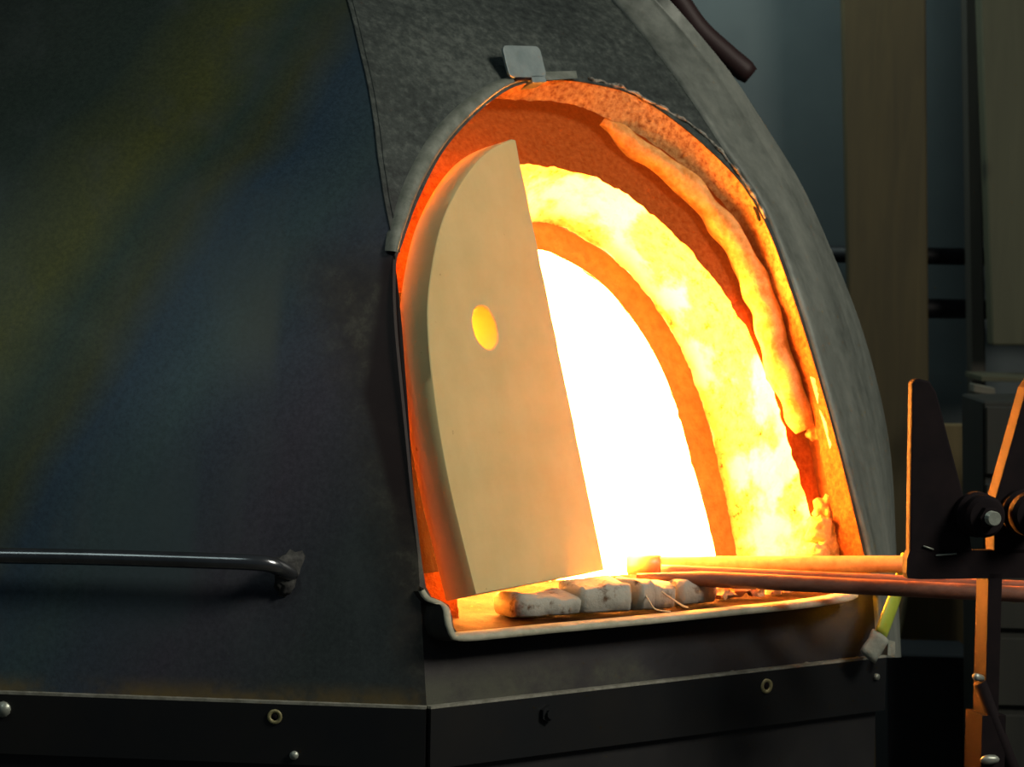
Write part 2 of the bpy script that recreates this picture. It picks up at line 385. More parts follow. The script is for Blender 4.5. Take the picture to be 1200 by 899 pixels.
# the opening's outline on the skin, from the right foot over the arch to the left foot, then along the sill
Apx = [(1018, 676), (1012, 645), (984, 530), (959, 440), (929, 345), (899, 265), (869, 215), (834, 178), (789, 140), (740, 110), (680, 96), (640, 95),
       (600, 103), (560, 132), (520, 177), (490, 235), (472, 285), (464, 315), (467, 400), (481, 540), (492, 640), (499, 688)]
A_uz = [Vector((*uz(*p), 0)) for p in Apx]
sillpx = [(499, 688), (506, 700), (522, 706), (529, 715), (531, 733), (545, 744), (650, 734), (760, 724), (870, 711), (940, 702), (990, 692), (1018, 676)]
S_uz = [Vector((*uz(*p), 0)) for p in sillpx]
NA = 260
A_l = catmull(A_uz, NA)
hole = A_l + catmull(S_uz, 60)[1:-1]
outer = [Vector((u, z, 0)) for u, z in S1[::-1]] + [Vector((u, z, 0)) for u, z in S2]   # down the left seam then along the foot, up the right
def ray_out(c, d):
    best = None; n = len(outer)
    for i in range(n):
        a, b = outer[i], outer[(i + 1) % n]; e = b - a
        den = d.x * e.y - d.y * e.x
        if abs(den) < 1e-12: continue
        t = ((a.x - c.x) * e.y - (a.y - c.y) * e.x) / den; s = ((a.x - c.x) * d.y - (a.y - c.y) * d.x) / den
        if t > 0 and -1e-6 <= s <= 1 + 1e-6 and (best is None or t > best): best = t
    return best
cen = Vector((0.47, 0.42, 0)); rays = []
for h in hole:
    d = h - cen; t = ray_out(cen, d) or 1.0; rays.append(cen + d * max(t, 1.012))
for cpt in (Vector((S1[-1][0], S1[-1][1], 0)), Vector((S1[0][0], S1[0][1], 0)), Vector((S2[0][0], S2[0][1], 0)), Vector((S2[-1][0], S2[-1][1], 0))):
    i = min(range(len(rays)), key=lambda q: (rays[q] - cpt).length); rays[i] = cpt
loops = []
for s in range(15):
    f = s / 14; loops.append([P3(*(hole[i].lerp(rays[i], f).xy), 0.0) for i in range(len(hole))])
front = mk('front_panel', *loft(loops, True), m_front, furnace)
tag(front, 'dusty scorched front panel')

# left gore, ruled sideways from the seam
zs_ = [ZTOP * i / 28 for i in range(29)]
def S1w(z): return toW(P3(lerp_u(S1, z), z))
Lw = 1.0
loopsL = [[toL(S1w(z) - uL * ((Lw - 0.44 * W(z)) * f)) for z in zs_] for f in [i / 8 for i in range(9)]]
left_panel = mk('dome_panel', *loft(loopsL), m_tint, furnace)
tag(left_panel, 'heat-tinted panel with blue, olive and purple oxide colours')
# the flashing at the right: from the right seam to the outline of the dome
S2b = toW(P3(S2[0][0], 0.0))
p3 = at_depth(1054, 700, S2b.y + 0.52); a3 = AF + math.radians(67.5)
d3 = Vector((-math.sin(a3), math.cos(a3), 0)); n3 = Vector((d3.y, -d3.x, 0))
S3px = [(1056, 770), (1053, 700), (1050, 647), (1047, 560), (1040, 500), (1023, 427), (1007, 373), (983, 313), (963, 267), (943, 220), (918, 178), (890, 140), (868, 96), (844, 70), (810, 28), (775, -12), (725, -60)]
S3 = [at_plane(*p, p3, n3) for p in S3px]; S3z = [(p.z - ZB) for p in S3]
NS = 40
S2c = catmull([toW(P3(u - 0.004, z, -0.006)) for u, z in S2 if z < 1.2], NS); S3c = catmull(S3, NS)
for it in range(4): S3c = [S3c[0]] + [(a + b * 2 + c_) / 4 for a, b, c_ in zip(S3c, S3c[1:], S3c[2:])] + [S3c[-1]]
nmid = Vector((math.sin(AF + .785), -math.cos(AF + .785), 0)).normalized()
loopsR = [[toL(p) + Vector((0, 0.03, 0)) for p in S2c]]
for f, off in ((0, 0), (0.07, 0.004), (0.14, 0.006), (0.2, 0.0), (0.35, 0.012), (0.5, 0.018), (0.62, 0.016), (0.66, 0.006), (0.70, 0.010), (0.85, 0.008), (1.0, 0)):
    loopsR.append([toL(a.lerp(b, f) + nmid * off * 0.6) for a, b in zip(S2c, S3c)])
strip = mk('flashing_panel', *loft(loopsR), m_strip, furnace)
tag(strip, 'grey brushed flashing panel')
# hidden gores that close the dome at the back and the far left
Oax = B1 + Vector((-math.sin(AF - .385), math.cos(AF - .385), 0)) * 1.16
def corner(a, z):
    d = Vector((math.sin(a), -math.cos(a), 0)); q = Oax + d * max(1.16 - W(z) * 1.08, 0.05); return Vector((q.x, q.y, ZB + z))
angs = [AF - .385 - math.radians(45), AF - .385 - math.radians(90), AF - .385 - math.radians(135), AF - .385 - math.radians(180), AF - .385 + math.radians(135), AF - .385 + math.radians(93)]
prev = [toW(q) for q in loopsL[-1]]
for i, a in enumerate(angs):
    nxt = [corner(a, z) for z in zs_] if i else prev
    if i: mk('dome_panel', *loft([[toL(p) for p in prev], [toL(p) for p in nxt]]), m_tint, furnace)
    prev = nxt
S3r = []
for z in zs_:
    j = min(range(len(S3c)), key=lambda q: abs(S3c[q].z - ZB - z)); S3r.append(S3c[j] if z < S3c[-1].z - ZB else corner(AF + .4 + .785, z))
mk('dome_panel', *loft([[toL(p) for p in prev], [toL(p) for p in S3r]]), m_tint, furnace)
# seam rib between left and front gores
mk('seam_rib', *tube([toL(S1w(z)) + Vector((0, -0.001, 0)) for z in [0.61 + 0.5 * i / 30 for i in range(31)]], 0.0014, 8), m_front, furnace)
mk('seam_rib', *tube([toL(S1w(z)) + Vector((0.010 , 0.000, 0)) for z in [0.62 + 0.48 * i / 30 for i in range(31)]], 0.0016, 8), m_front, furnace)

# flange around the upper left of the arch, and weld along the upper right
def along(pxs, d, n): return catmull([toL(surf(x, y, d)) for x, y in pxs], n)
fl_in = along([(640, 93), (600, 99), (562, 126), (524, 166), (494, 216), (474, 268), (466, 296)], -0.006, 40)
fl_out = along([(641, 85), (592, 92), (548, 117), (508, 158), (478, 212), (461, 266), (457, 294)], -0.006, 40)
base_i = [p + Vector((0.004, 0.03, 0)) for p in fl_in]; base_o = [p + Vector((-0.002, 0.010, 0)) for p in fl_out]
mid_o = [p.lerp(q, 0.25) + Vector((0, -0.006, 0)) for p, q in zip(fl_out, fl_in)]; mid_i = [p.lerp(q, 0.75) + Vector((0, -0.004, 0)) for p, q in zip(fl_out, fl_in)]
tag(mk('arch_flange', *loft([base_o, fl_out, mid_o, mid_i, fl_in, base_i]), m_flange, furnace), 'pale steel flange on the arch')
wp = along([(690, 92), (725, 101), (760, 118), (790, 134), (815, 150), (838, 170), (858, 194), (880, 224), (897, 255)], -0.002, 70)
wp = [p + Vector((0, 0.0, 0.004 * noise.noise(p * 60))) for p in wp]
tag(mk('weld_bead', *tube(wp, lambda f: 0.0028 + 0.0010 * math.sin(f * 60), 8, 0.003, 120), m_weld, furnace), 'chalky ragged weld bead')
tag(mk('edge_crust', *tube([p + Vector((-0.001, 0.008, -0.004)) for p in wp], 0.0042, 8, 0.004, 90), m_dark, furnace), 'black crusted edge')

# refractory rings, each an arch on its own depth behind the skin
def ring(pxs, d, n=NA): return catmull([Vector((*uz(x, y, d), 0)) for x, y in pxs], n)
def with_left(vis, d, uleft, zfoot=0.06):
    pts = [Vector((*uz(x, y, d), 0)) for x, y in vis]     # visible: right foot ... apex; mirrored to the hidden left
    ua = pts[-1].x; ur = pts[0].x; sc = (ua - uleft) / (ur - ua)
    foot = Vector((pts[0].x + 0.01, zfoot, 0))
    full = [foot] + pts + [Vector((ua - (p.x - ua) * sc, p.y, 0)) for p in pts[-2::-1]] + [Vector((uleft - 0.005, zfoot, 0))]
    return catmull(full, NA)
DB, DC, DD = 0.055, 0.10, 0.26
Bpx = [(990, 690), (984, 650), (973, 590), (957, 510), (936, 440), (914, 370), (884, 292), (849, 240), (799, 193), (740, 153), (690, 129), (650, 119), (600, 117), (565, 122)]
B_l = catmull([Vector((*uz(x, y, DB), 0)) for x, y in Bpx] + [Vector((q.x + 0.012 , q.y - 0.012, 0)) for q in A_uz[14:]], NA)
C_l = with_left([(962, 690), (957, 650), (948, 600), (931, 540), (906, 460), (882, 400), (850, 345), (800, 285), (750, 240), (700, 210), (660, 198), (610, 192)], DC, 0.15)
D_l = with_left([(868, 690), (863, 650), (846, 560), (828, 490), (803, 420), (772, 365), (731, 314), (681, 279), (632, 260)], DD, 0.19)
E_l = with_left([(842, 690), (838, 650), (829, 610), (810, 540), (790, 470), (768, 418), (738, 370), (703, 331), (665, 306), (630, 293)], DD + 0.004, 0.23)
A3 = [P3(*p.xy, 0.002) for p in A_l]
def lift(L, d, jit=0.0, s=40): 
    out = []
    for p in L:
        q = P3(*p.xy, d)
        if jit: q += Vector((noise.noise(q * s), 0.3 * noise.noise(q * s + Vector((5, 5, 5))), noise.noise(q * s + Vector((9, 2, 4))))) * jit + Vector((noise.noise(q * 3.4 * s), 0, noise.noise(q * 3.4 * s + Vector((3, 3, 3))))) * jit * 0.7
        out.append(q)
    return out
def grow(L, f): 
    c = Vector((0.47, 0.15, 0)); return [c + (p - c) * f for p in L]
def mids(La, da, Lb, db, n, jit=0.0):
    return [lift([a.lerp(b, i / n) for a, b in zip(La, Lb)], da + (db - da) * i / n, jit if 0 < i else 0) for i in range(n + 1)]
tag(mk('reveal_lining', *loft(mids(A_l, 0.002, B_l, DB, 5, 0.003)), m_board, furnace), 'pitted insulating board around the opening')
Bo = grow(B_l, 1.05)
mk('groove_lining', *loft([lift(B_l, DB, 0.003), lift(Bo, DB + 0.006), lift(Bo, DC)]), m_groove, furnace)
tag(mk('outer_arch_ring', *loft([lift(Bo, DC)] + mids(B_l, DC, C_l, DC, 6, 0.004)), m_ringface, furnace), 'orange-red front face of the refractory arch')
tun = mids(C_l, DC, D_l, DD, 16, 0.004); tun[0] = lift(C_l, DC, 0.004)
tag(mk('tunnel_lining', *loft(tun), m_tunnel, furnace), 'white-hot mottled castable lining')
tag(mk('inner_arch_ring', *loft(mids(D_l, DD, E_l, DD + 0.004, 5, 0.004)), m_innerring, furnace), 'pebbly yellow-orange inner arch ring')
E2 = lift(E_l, DD + 0.20); cE = Vector((0.47, 0, ZB + 0.2))
E3 = [Vector((cE.x + (p.x - cE.x) * 1.25, 0.75, ZB + 0.1 + (p.z - ZB - 0.1) * 1.1)) for p in E2]
E4 = [Vector((p.x, 1.35, p.z)) for p in E3]
zc = Vector((0.47, 1.35, ZB + 0.3))
V, F = loft([lift(E_l, DD + 0.004), E2, E3, E4, [zc + (p - zc) * 0.02 for p in E4]])
tag(mk('chamber_wall', V, F, m_chamber, furnace), 'white-hot furnace chamber')
G1 = grow(Bo, 1.04)
zb_ = [Vector((cE.x + (p.x - cE.x) * 1.35, 0.85, ZB + 0.1 + (p.z - ZB - 0.1) * 1.18)) for p in E2]
zd_ = [Vector((p.x, 1.45, p.z)) for p in zb_]; ze_ = Vector((0.47, 1.45, ZB + 0.3))
mk('leak_shell', *loft([lift(Bo, DC + 0.004), lift(G1, DC + 0.05), zb_, zd_, [ze_ + (p - ze_) * 0.02 for p in zd_]]), m_dark, furnace)  # unseen dark shell, added to stop chamber light leaking out
mk('leak_slab', *boxf((0.47, 0.90, ZB + 0.02), 1.5, 1.15, 0.05), m_dark, furnace, False)  # unseen dark slab, added against light leaking below the chamber
ZS = ZB + 0.10                                                # level of the sill's front edge
V, F = [(0.02, 0.33, ZS - 0.03), (0.92, 0.33, ZS - 0.03), (1.1, 1.38, ZS - 0.03), (-0.15, 1.38, ZS - 0.03)], [(0, 1, 2, 3)]
mk('chamber_floor', V, F, m_chamber, furnace)

# filler added between the left jamb and the door to block the glow
jl = catmull([Vector((*uz(*p), 0)) for p in ((466, 345), (467, 400), (474, 470), (481, 540), (487, 600), (492, 640), (497, 682))], 40)
tag(mk('jamb_gap_filler', *loft([lift([p + Vector((q, 0, 0)) for p in jl], d, j) for q, d, j in ((-0.03, 0.046, 0), (0.02, 0.056, .003), (0.05, 0.068, .003), (0.09, 0.084, .003), (0.10, 0.10, 0), (0.0, 0.12, 0))]), m_gapfill, furnace), 'dull red filler added behind the left jamb')
# fibre blanket rolled into the groove, its torn end, and broken lumps below it
rp = along([(706, 142), (745, 172), (800, 214), (846, 263), (876, 312), (898, 370), (917, 435), (935, 480), (945, 503)], 0.072, 80)
o = mk('fibre_roll', *tube(rp, lambda f: (0.0175 + 0.006 * min(f * 1.6, 1)) * min(1, 0.55 + 8 * f, 0.6 + 9 * (1 - f)), 18, 0.008, 24), m_fibre, furnace)
tag(o, 'glowing ceramic fibre roll stuffed in the groove')
for i, (px, py, s) in enumerate([(967, 598, 15), (962, 622, 17), (972, 640, 16), (958, 652, 14), (975, 664, 15), (955, 505, 11)]):
    c = toL(surf(px, py, 0.075)); r = s * 0.00128
    tag(mk('fibre_lump', *lump(c, r, r * 0.9, r * 1.15, 0.5, 2.2, 3, i + 1), m_fibre, furnace), 'crumbled fibre lump')

# sill: sunken board with a pale front lip and a raised ledge at the left
lipu0, lipu1 = 0.040, 0.775
def sillpt(u, w, z): return Vector((u, w, z))
lipL = catmull([toL(at_plane(x, y, B1 + iF * w, iF)) for x, y, w in [(498, 689, .034), (504, 698, .026), (513, 703, .016), (522, 706, .004), (528, 713, -.010), (529.5, 724, -.020), (533, 737, -.027), (545, 744, -.03), (650, 734.5, -.03), (760, 724.5, -.03), (870, 713.5, -.03), (940, 706.5, -.03), (990, 699, -.03), (1006, 693, -.012)]], 110)
zl = 0.009
T0 = [p + Vector((0, 0, 0)) for p in lipL]
def lip_off(i):
    d_ = lipL[min(i + 3, len(lipL) - 1)] - lipL[max(i - 3, 0)]; q_ = Vector((d_.z, 0, -abs(d_.x))); return q_.normalized() * zl
B0 = [p + lip_off(i) for i, p in enumerate(lipL)]
Tin = [p + Vector((0, 0.012, 0.001)) for p in lipL]
tag(mk('sill_lip', *loft([[p + Vector((0, 0.006, 0)) for p in B0], B0, [p + Vector((0, 0.001, -0.002)) for p in lipL], Tin, [p + Vector((0, 0.03, 0.0)) for p in lipL]]), m_lip, furnace), 'pale edge of the sill board')
sup = [p + Vector((0, 0.005, 0)) for p in B0]
mk('sill_support', *loft([sup, [p + Vector((0, 0.03, -0.004)) for p in sup], [p + Vector((0.004, 0.075, -0.006)) for p in sup]]), m_sootsteel, furnace)
NX, NY = 70, 30
V = []; F = []
for j in range(NY + 1):
    for i in range(NX + 1):
        u = lipu0 + (0.86 - lipu0) * i / NX; w0 = -0.022 + max(0.0, u - 0.70) * 0.45; w = w0 + (0.40 - w0) * j / NY
        z = ZS - 0.003 + 0.004 * noise.noise(Vector((u * 14, w * 14, 1))) + 0.002 * noise.noise(Vector((u * 50, w * 50, 3)))
        V.append((u, w, z))
for j in range(NY):
    for i in range(NX): a = j * (NX + 1) + i; F.append((a, a + 1, a + NX + 2, a + NX + 1))
tag(mk('sill_board', V, F, m_sill, furnace), 'orange-lit sill crusted with melted glass')
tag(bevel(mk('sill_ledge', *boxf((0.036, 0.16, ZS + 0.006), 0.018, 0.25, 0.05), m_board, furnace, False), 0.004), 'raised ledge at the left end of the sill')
# base band: plates on each face, pale top edges, fixings
bh = 0.083
def band(o_, ux, ix, L):                 # plate along ux from o_ with front face 8 mm proud
    a = o_ - ix * 0.010; b = a + ux * L; dz = Vector((0, 0, -bh))
    return [toL(p) for p in (a, b, b + dz, a + dz)], ix * 0.010
def plate(o_, ux, ix, L, name='band_plate'):
    q, d = band(o_, ux, ix, L); dl = Vector((d.dot(uF), d.dot(iF), 0))
    p = mk(name, *prism(q, dl), m_band, furnace, False)
    e = [q[0] + Vector((0, 0, 0.0035)), q[1] + Vector((0, 0, 0.0035)), q[1], q[0]]
    tag(mk('worn_edge', *prism(e, dl * 1.2), m_edge, p, False), 'pale worn upper edge')
    return p
off = 0.010 * math.tan(math.radians(22))
bl = plate(B1 - uL * 1.05, uL, iL, 1.05 + off * 0)
Wf = S2[0][0]
bf = plate(B1 , uF, iF, Wf + 0.006)
CR = toW(Vector((Wf, 0, ZB))); uR, iR = frame(AF + math.radians(45)) 
br = plate(CR, uR, iR, 0.88)
def fixing(px, py, r, left, kind, parent):
    o_ = at_plane(px, py, B1 - (iL if left else iF) * 0.010, iL if left else iF); nI = iL if left else iF
    c = toL(o_); n = toL(B1 + nI) - toL(B1)
    if kind == 'hole':
        mk('screw_hole', *ringmesh(c, n, r, r * 0.5), m_screw, parent); mk('screw', *tube([c - n * 0.0005, c + n * 0.003], r * 0.52, 14), m_dark, parent)
    elif kind == 'nut':
        mk('bolt', *join([tube([c + n * 0.002, c - n * 0.007], r, 6), tube([c - n * 0.006, c - n * 0.012], r * 0.55, 10)]), m_band, parent, False)
    else:
        mk('bolt', *tube([c + n * 0.002, c - n * 0.005], r, 12), m_steelbit, parent)
def ringmesh(c, n, ro, ri):
    t = n.cross(Vector((0, 0, 1))).normalized(); b = Vector((0, 0, 1)); L = []
    for r, h in ((ro, 0.001), (ro * 0.95, -0.0025), (ri, -0.001), (ri, 0.002)):
        L.append([c + t * (r * math.cos(a)) + b * (r * math.sin(a)) + n * h for a in [2 * math.pi * i / 24 for i in range(24)]])
    return loft(L, True)
fixing(322, 840, 0.0105, True, 'hole', bl); fixing(4, 831, 0.011, True, 'bolt', bl); fixing(345, 885, 0.006, True, 'bolt', bl)
fixing(640, 836, 0.0125, False, 'nut', bf); fixing(898, 804, 0.0115, False, 'hole', bf); fixing(1026, 793, 0.005, False, 'bolt', bf)
for px, py in ((858, 776), (945, 760), (985, 768), (1005, 772)):
    c = toL(at_plane(px, 772 + (1030 - px) * 0.113 - 2, B1, iF)); mk('slag_drip', *lump(c, 0.006, 0.006, 0.005, 0.3, 2, 2, px), m_edge, bf)
# lower casing
cas = [B1 - uL * 1.0 + iL * 0.004, B1 + (iL + iF) * 0.002, CR + (iF + iR) * 0.002, CR + uR * 0.86 + iR * 0.004] + [Oax + Vector((math.sin(a_), -math.cos(a_), 0)) * 1.12 for a_ in [AF - .385 + math.radians(q) for q in (135, 180, 225, 270)]]
V = [toL(Vector((p.x, p.y, ZB - 0.02))) for p in cas] + [toL(Vector((p.x, p.y, 0.0))) for p in cas]
mk('lower_casing', V, [(i, (i + 1) % 8, 8 + (i + 1) % 8, 8 + i) for i in range(8)] + [tuple(range(8))], m_lowcase, furnace, False)

# rail welded across the left gore
def sL(px, py, d): return toL(surf(px, py, d, True))
rail = catmull([sL(-260, 646, -0.055), sL(-80, 650, -0.055), sL(100, 653, -0.055), sL(250, 657.5, -0.055), sL(300, 659.5, -0.054), sL(318, 662, -0.046), sL(332, 668, -0.026), sL(342, 674, 0.006)], 60)
ra = mk('grab_rail', *tube(rail, 0.0112, 18), m_rail, furnace); tag(ra, 'polished steel rail with a bent end')
c = sL(344, 672, 0.0)
tag(mk('weld_collar', *lump(c, 0.031, 0.006, 0.033, 0.45, 2.5, 3, 3), m_scale, ra), 'rough weld scale around the rail end')

# little hinged plate over the arch
pc = toL(surf(615, 72, -0.03)); pn = Vector((0.10, -0.93, 0.36)).normalized(); px_ = Vector((1, 0.08, 0.06)).normalized(); px_ = (px_ - pn * px_.dot(pn)).normalized(); pz_ = px_.cross(pn) * -1
if pz_.z < 0: pz_ = -pz_
def rrect(w, h, r, n=6):
    out = []
    for cx, cy, a0 in ((w / 2 - r, h / 2 - r, 0), (-w / 2 + r, h / 2 - r, 90), (-w / 2 + r, -h / 2 + r, 180), (w / 2 - r, -h / 2 + r, 270)):
        for i in range(n + 1):
            a = math.radians(a0 + 90 * i / n); out.append((cx + r * math.cos(a), cy + r * math.sin(a)))
    return out
poly = [pc + px_ * (x_ + y_ * 0.06) + pz_ * y_ for x_, y_ in rrect(0.084, 0.054, 0.010)]
pl_ = bevel(mk('cover_plate', *prism(poly, -pn * 0.005), m_plate, furnace, False), 0.001); tag(pl_, 'small grey rounded plate above the arch')
tb = [pc + px_ * x_ + pz_ * y_ for x_, y_ in ((0.006, -0.024), (0.036, -0.024), (0.036, -0.034), (0.004, -0.036))]
mk('hinge_tab', *prism(tb, -pn * 0.03), m_plate, pl_, False)
mk('bracket', *tube([pc + px_ * -0.030 + pz_ * -0.029 - pn * 0.004, pc + px_ * 0.006 + pz_ * -0.026 - pn * 0.004], 0.004, 8), m_dark, pl_)
tq = [toL(surf(x_, y_, -0.010)) for x_, y_ in ((640, 84), (675, 83), (677, 92), (640, 94))]
tag(mk('clip', *prism(tq, (0, 0.014, 0)), m_flange, furnace, False), 'pale clip beside the rounded plate')
# pipe stub behind the dome's shoulder
st = [at_depth(x_, y_, 5.05) for x_, y_ in ((700, 60), (770, -25), (795, 2), (818, 34), (848, 62), (880, 89))]
tag(mk('pipe_stub', *tube([toL(p) for p in catmull(st, 30)], lambda f: 0.0215 * (1 if f < 0.97 else 0.8), 16), m_maroon, furnace), 'dark maroon pipe stub behind the dome')
# yellow-green strap at the foot of the flashing
sp = catmull([at_depth(x_, y_, S2b.y - 0.05 + q) for x_, y_, q in ((1062, 655, 0.06), (1052, 690, 0.03), (1043, 715, 0.0), (1030, 748, -0.02), (1017, 770, -0.03))], 24)
sm = mk('strap', *tube([toL(p) for p in sp[:19]], 0.019, 12, 0, 30, 0.35), m_strap, furnace); tag(sm, 'yellow-green strap hanging at the corner')
tag(mk('strap_end', *tube([toL(p) for p in sp[18:]], lambda f: 0.020, 12, 0.003, 80, 0.4), m_strapend, sm), 'chalky grey lower end')
cl = [toL(at_depth(x_, y_, S2b.y - 0.05)) for x_, y_ in ((1041, 750), (1049, 752), (1049, 770), (1040, 768))]
mk('clip', *prism(cl, (0, 0.02, 0)), m_strapend, furnace, False)

# ------------------------------------------------------------------ the half door standing in the opening
AD = math.radians(59.0); TD = math.radians(15.0)
uD, iD = frame(AD); nD = -iD
vD = iD * math.sin(TD) + Vector((0, 0, math.cos(TD))); inD = iD * math.cos(TD) - Vector((0, 0, math.sin(TD)))
PD = at_plane(558, 697, B1 + iF * 0.035, iF)
door_px = [(600, 163), (580, 172), (562, 186), (545, 207), (530, 233), (517, 265), (508, 305), (502, 350), (502, 390), (506, 440), (514, 500), (526, 565), (540, 625), (558, 697)]
def dl(px, py):
    p = at_plane(px, py, PD, inD) - PD; return Vector((p.dot(uD), 0, p.dot(vD)))
arc = catmull([dl(*p) for p in door_px], 60)
br_ = dl(708, 668); tr_ = dl(604, 164)
edge = [arc[0].lerp(tr_, 0.5)] + [tr_.lerp(br_, i / 24) for i in range(25)]
edge = [p + Vector((0.0022 * noise.noise(p * 35), 0, 0)) for p in edge]
bot = [arc[-1].lerp(br_, i / 16) for i in range(1, 16)]
outl = arc + bot + edge[::-1]
hc = dl(569, 384); hr = abs(dl(569, 411).z - hc.z) * 0.95
n = len(outl); TH = 0.052
def toward(p, k): d = p - hc; return hc + d * (1 - k / max(d.length, 1e-6))
holeL = [hc + (p - hc).normalized() * hr * (1 + 0.04 * noise.noise((p - hc).normalized() * 3)) for p in outl]
Y = lambda L, y: [Vector((p.x, y, p.z)) for p in L]
loops = [Y(holeL, TH), Y(holeL, 0.002), Y([hc + (p - hc) * 1.06 for p in holeL], 0)]
loops += [Y([h.lerp(o_, f) for h, o_ in zip(holeL, outl)], 0) for f in (0.3, 0.6, 0.85)]
loops += [Y([toward(p, 0.0013) for p in outl], 0), Y(outl, 0.0013)] + [Y(outl, TH * f) for f in (0.3, 0.55, 0.8)] + [Y(outl, TH - 0.003), Y([toward(p, 0.003) for p in outl], TH), Y(holeL, TH)]
door = mk('furnace_door', *loft(loops, True), m_door)
door.matrix_world = Matrix(((uD.x, inD.x, vD.x, PD.x), (uD.y, inD.y, vD.y, PD.y), (uD.z, inD.z, vD.z, PD.z), (0, 0, 0, 1)))
sharp(door, 40)
tag(door, 'pale half-arch ceramic door slab with a round peephole, standing ajar in the glowing opening', 'door')

# ------------------------------------------------------------------ on the sill
pad = empty('sill_pad', toW(Vector((0.30, 0.12, ZS))), AF)
tag(pad, 'cracked white refractory pad lying on the sill below the door', 'refractory pad')
def sill_at(px, py, dz=0.0): return at_plane(px, py, Vector((0, 0, ZS + dz)), Vector((0, 0, 1)))
Mpad = Matrix.Rotation(-AF, 3, 'Z'); pl0 = toW(Vector((0.30, 0.12, ZS)))
def padseg(a, b, w, h, seed):
    p = sill_at(*a); q = sill_at(*b); L = []; nseg = 14
    dr = (q - p).normalized(); sd = Vector((-dr.y, dr.x, 0))
    for i in range(nseg + 1):
        f = i / nseg; c = p.lerp(q, f); e = min(1, 9 * f + 0.72, 9 * (1 - f) + 0.72); ring_ = []
        for a_ in range(14):
            t = 2 * math.pi * a_ / 14; cx = math.copysign(abs(math.cos(t)) ** 0.4, math.cos(t)); sz = math.copysign(abs(math.sin(t)) ** 0.4, math.sin(t))
            z = h * (0.5 + 0.5 * sz) * (e if sz > 0 else 1)
            pt = c + sd * (w * 0.5 * cx * e) + Vector((0, 0, z)); k_ = noise.noise(pt * 32 + Vector((seed, 0, 0))) + 0.6 * noise.noise(pt * 90)
            pt += sd * 0.006 * k_ + Vector((0, 0, (0.007 * k_ if z > 0.3 * h else 0)))
            ring_.append(Mpad @ (pt - pl0))
        L.append(ring_)
    mk('pad_piece', *loft(L, True, True), m_pad, pad)
padseg((592, 722), (668, 717), 0.08, 0.030, 1); padseg((664, 717), (728, 714), 0.09, 0.042, 2)
padseg((731, 714), (747, 712.5), 0.085, 0.043, 5); padseg((750, 712.5), (778, 711), 0.075, 0.038, 7); padseg((780, 708), (826, 704), 0.07, 0.036, 9)
crumbs = [((845, 702), 0.013, 'small amber crumb next to the right end of the white pad'), ((860, 699), 0.020, 'largest jagged amber lump on the sill under the pipes'),
          ((886, 699), 0.012, 'orange crumb just right of the largest jagged lump'), ((905, 696), 0.012, 'glassy orange crumb near the right end of the sill'), ((922, 694), 0.009, 'rightmost tiny crumb on the sill below the pipes')]
for i, ((px, py), r, lab) in enumerate(crumbs):
    p = sill_at(px, py); o = mk('crumb', *lump((0, 0, r * 0.55), r * 1.3, r, r * 0.95, 0.6, 1.8, 2, i + 11, True), m_crumb, None, False, p)
    tag(o, lab, 'crumb', 'crumbs on the sill')
def thread(pts, lab, r=0.0011):
    o = mk('glass_thread', *tube(catmull(pts, 26), r, 6), m_thread); tag(o, lab, 'glass thread', 'fine glass threads')
thread([sill_at(752, 690, .03), sill_at(760, 703, .02), sill_at(768, 714, .006), sill_at(786, 717, .003)], 'fine glass thread drooping over the white pad, left one of the pair')
thread([sill_at(776, 694, .032), sill_at(786, 701, .02), sill_at(800, 710, .008), sill_at(806, 712, .004)], 'thicker glass thread drooping over the white pad, right one of the pair', 0.0016)

# ------------------------------------------------------------------ three iron pipes resting in the furnace mouth
def pipe(a, Ya, b, Yb, r, m, lab, taper=None, tip=None):
    pa, pb = at_depth(*a, Ya), at_depth(*b, Yb); d = (pb - pa) * 1.7; L = d.length
    root = empty('blowpipe', pa, 0); tag(root, lab, 'pipe', 'iron pipes in the furnace mouth')
    path = [d * (i / 60) for i in range(61)]
    f_ = (lambda f: r * min(1, taper[0] + (1 - taper[0]) * f / taper[1])) if taper else r
    mk('shaft', *tube(path, f_, 20), m, root)
    if tip: mk('pipe_tip', *tube([d * (-0.002), d * (tip / L)], r * 1.16, 20), m, root)
    return root
pipe((738, 662), 4.30, (1290, 661), 4.12, 0.0135, m_pipe_b, 'upper iron pipe with a bright yellow lit top, reaching from the mouth to the stand', None, 0.05)
pipe((775, 669), 4.14, (1290, 692), 4.04, 0.0096, m_pipe, 'thin dark iron pipe squeezed between the upper and the lower pipe')
pipe((746, 675), 4.08, (1290, 701), 3.97, 0.0120, m_pipe, 'lowest rust-brown iron pipe, in front of the others', (0.30, 0.09))

# ------------------------------------------------------------------ the pipe stand with its two fins
YS = 3.78; AS = math.radians(14); uS, iS = frame(AS)
PS = at_depth(1064, 660, YS)
stand_base = at_plane(1145, 700, PS, iS); SB = Vector((stand_base.x, stand_base.y, 0))
stand = empty('pipe_stand', SB, AS); tag(stand, 'dark iron pipe stand with two pointed fins and roller bearings', 'stand')
def sp_(px, py, d=0.0):
    p = at_plane(px, py, PS + iS * d, iS); r = p - SB; return Vector((r.dot(uS), r.dot(iS), p.z))
fin = [sp_(*p) for p in [(1069, 449), (1072, 445), (1078, 444), (1090, 447), (1098, 460), (1112, 515), (1132, 590), (1140, 650), (1066, 650), (1067, 560)]]
tag(bevel(mk('fin', *prism(fin, (0, 0.016, 0)), m_dark, stand, False), 0.003), 'tapered upright fin')
fin2 = [sp_(*p) for p in [(1165, 590), (1203, 455), (1216, 436), (1226, 436), (1230, 460), (1232, 650), (1165, 650)]]
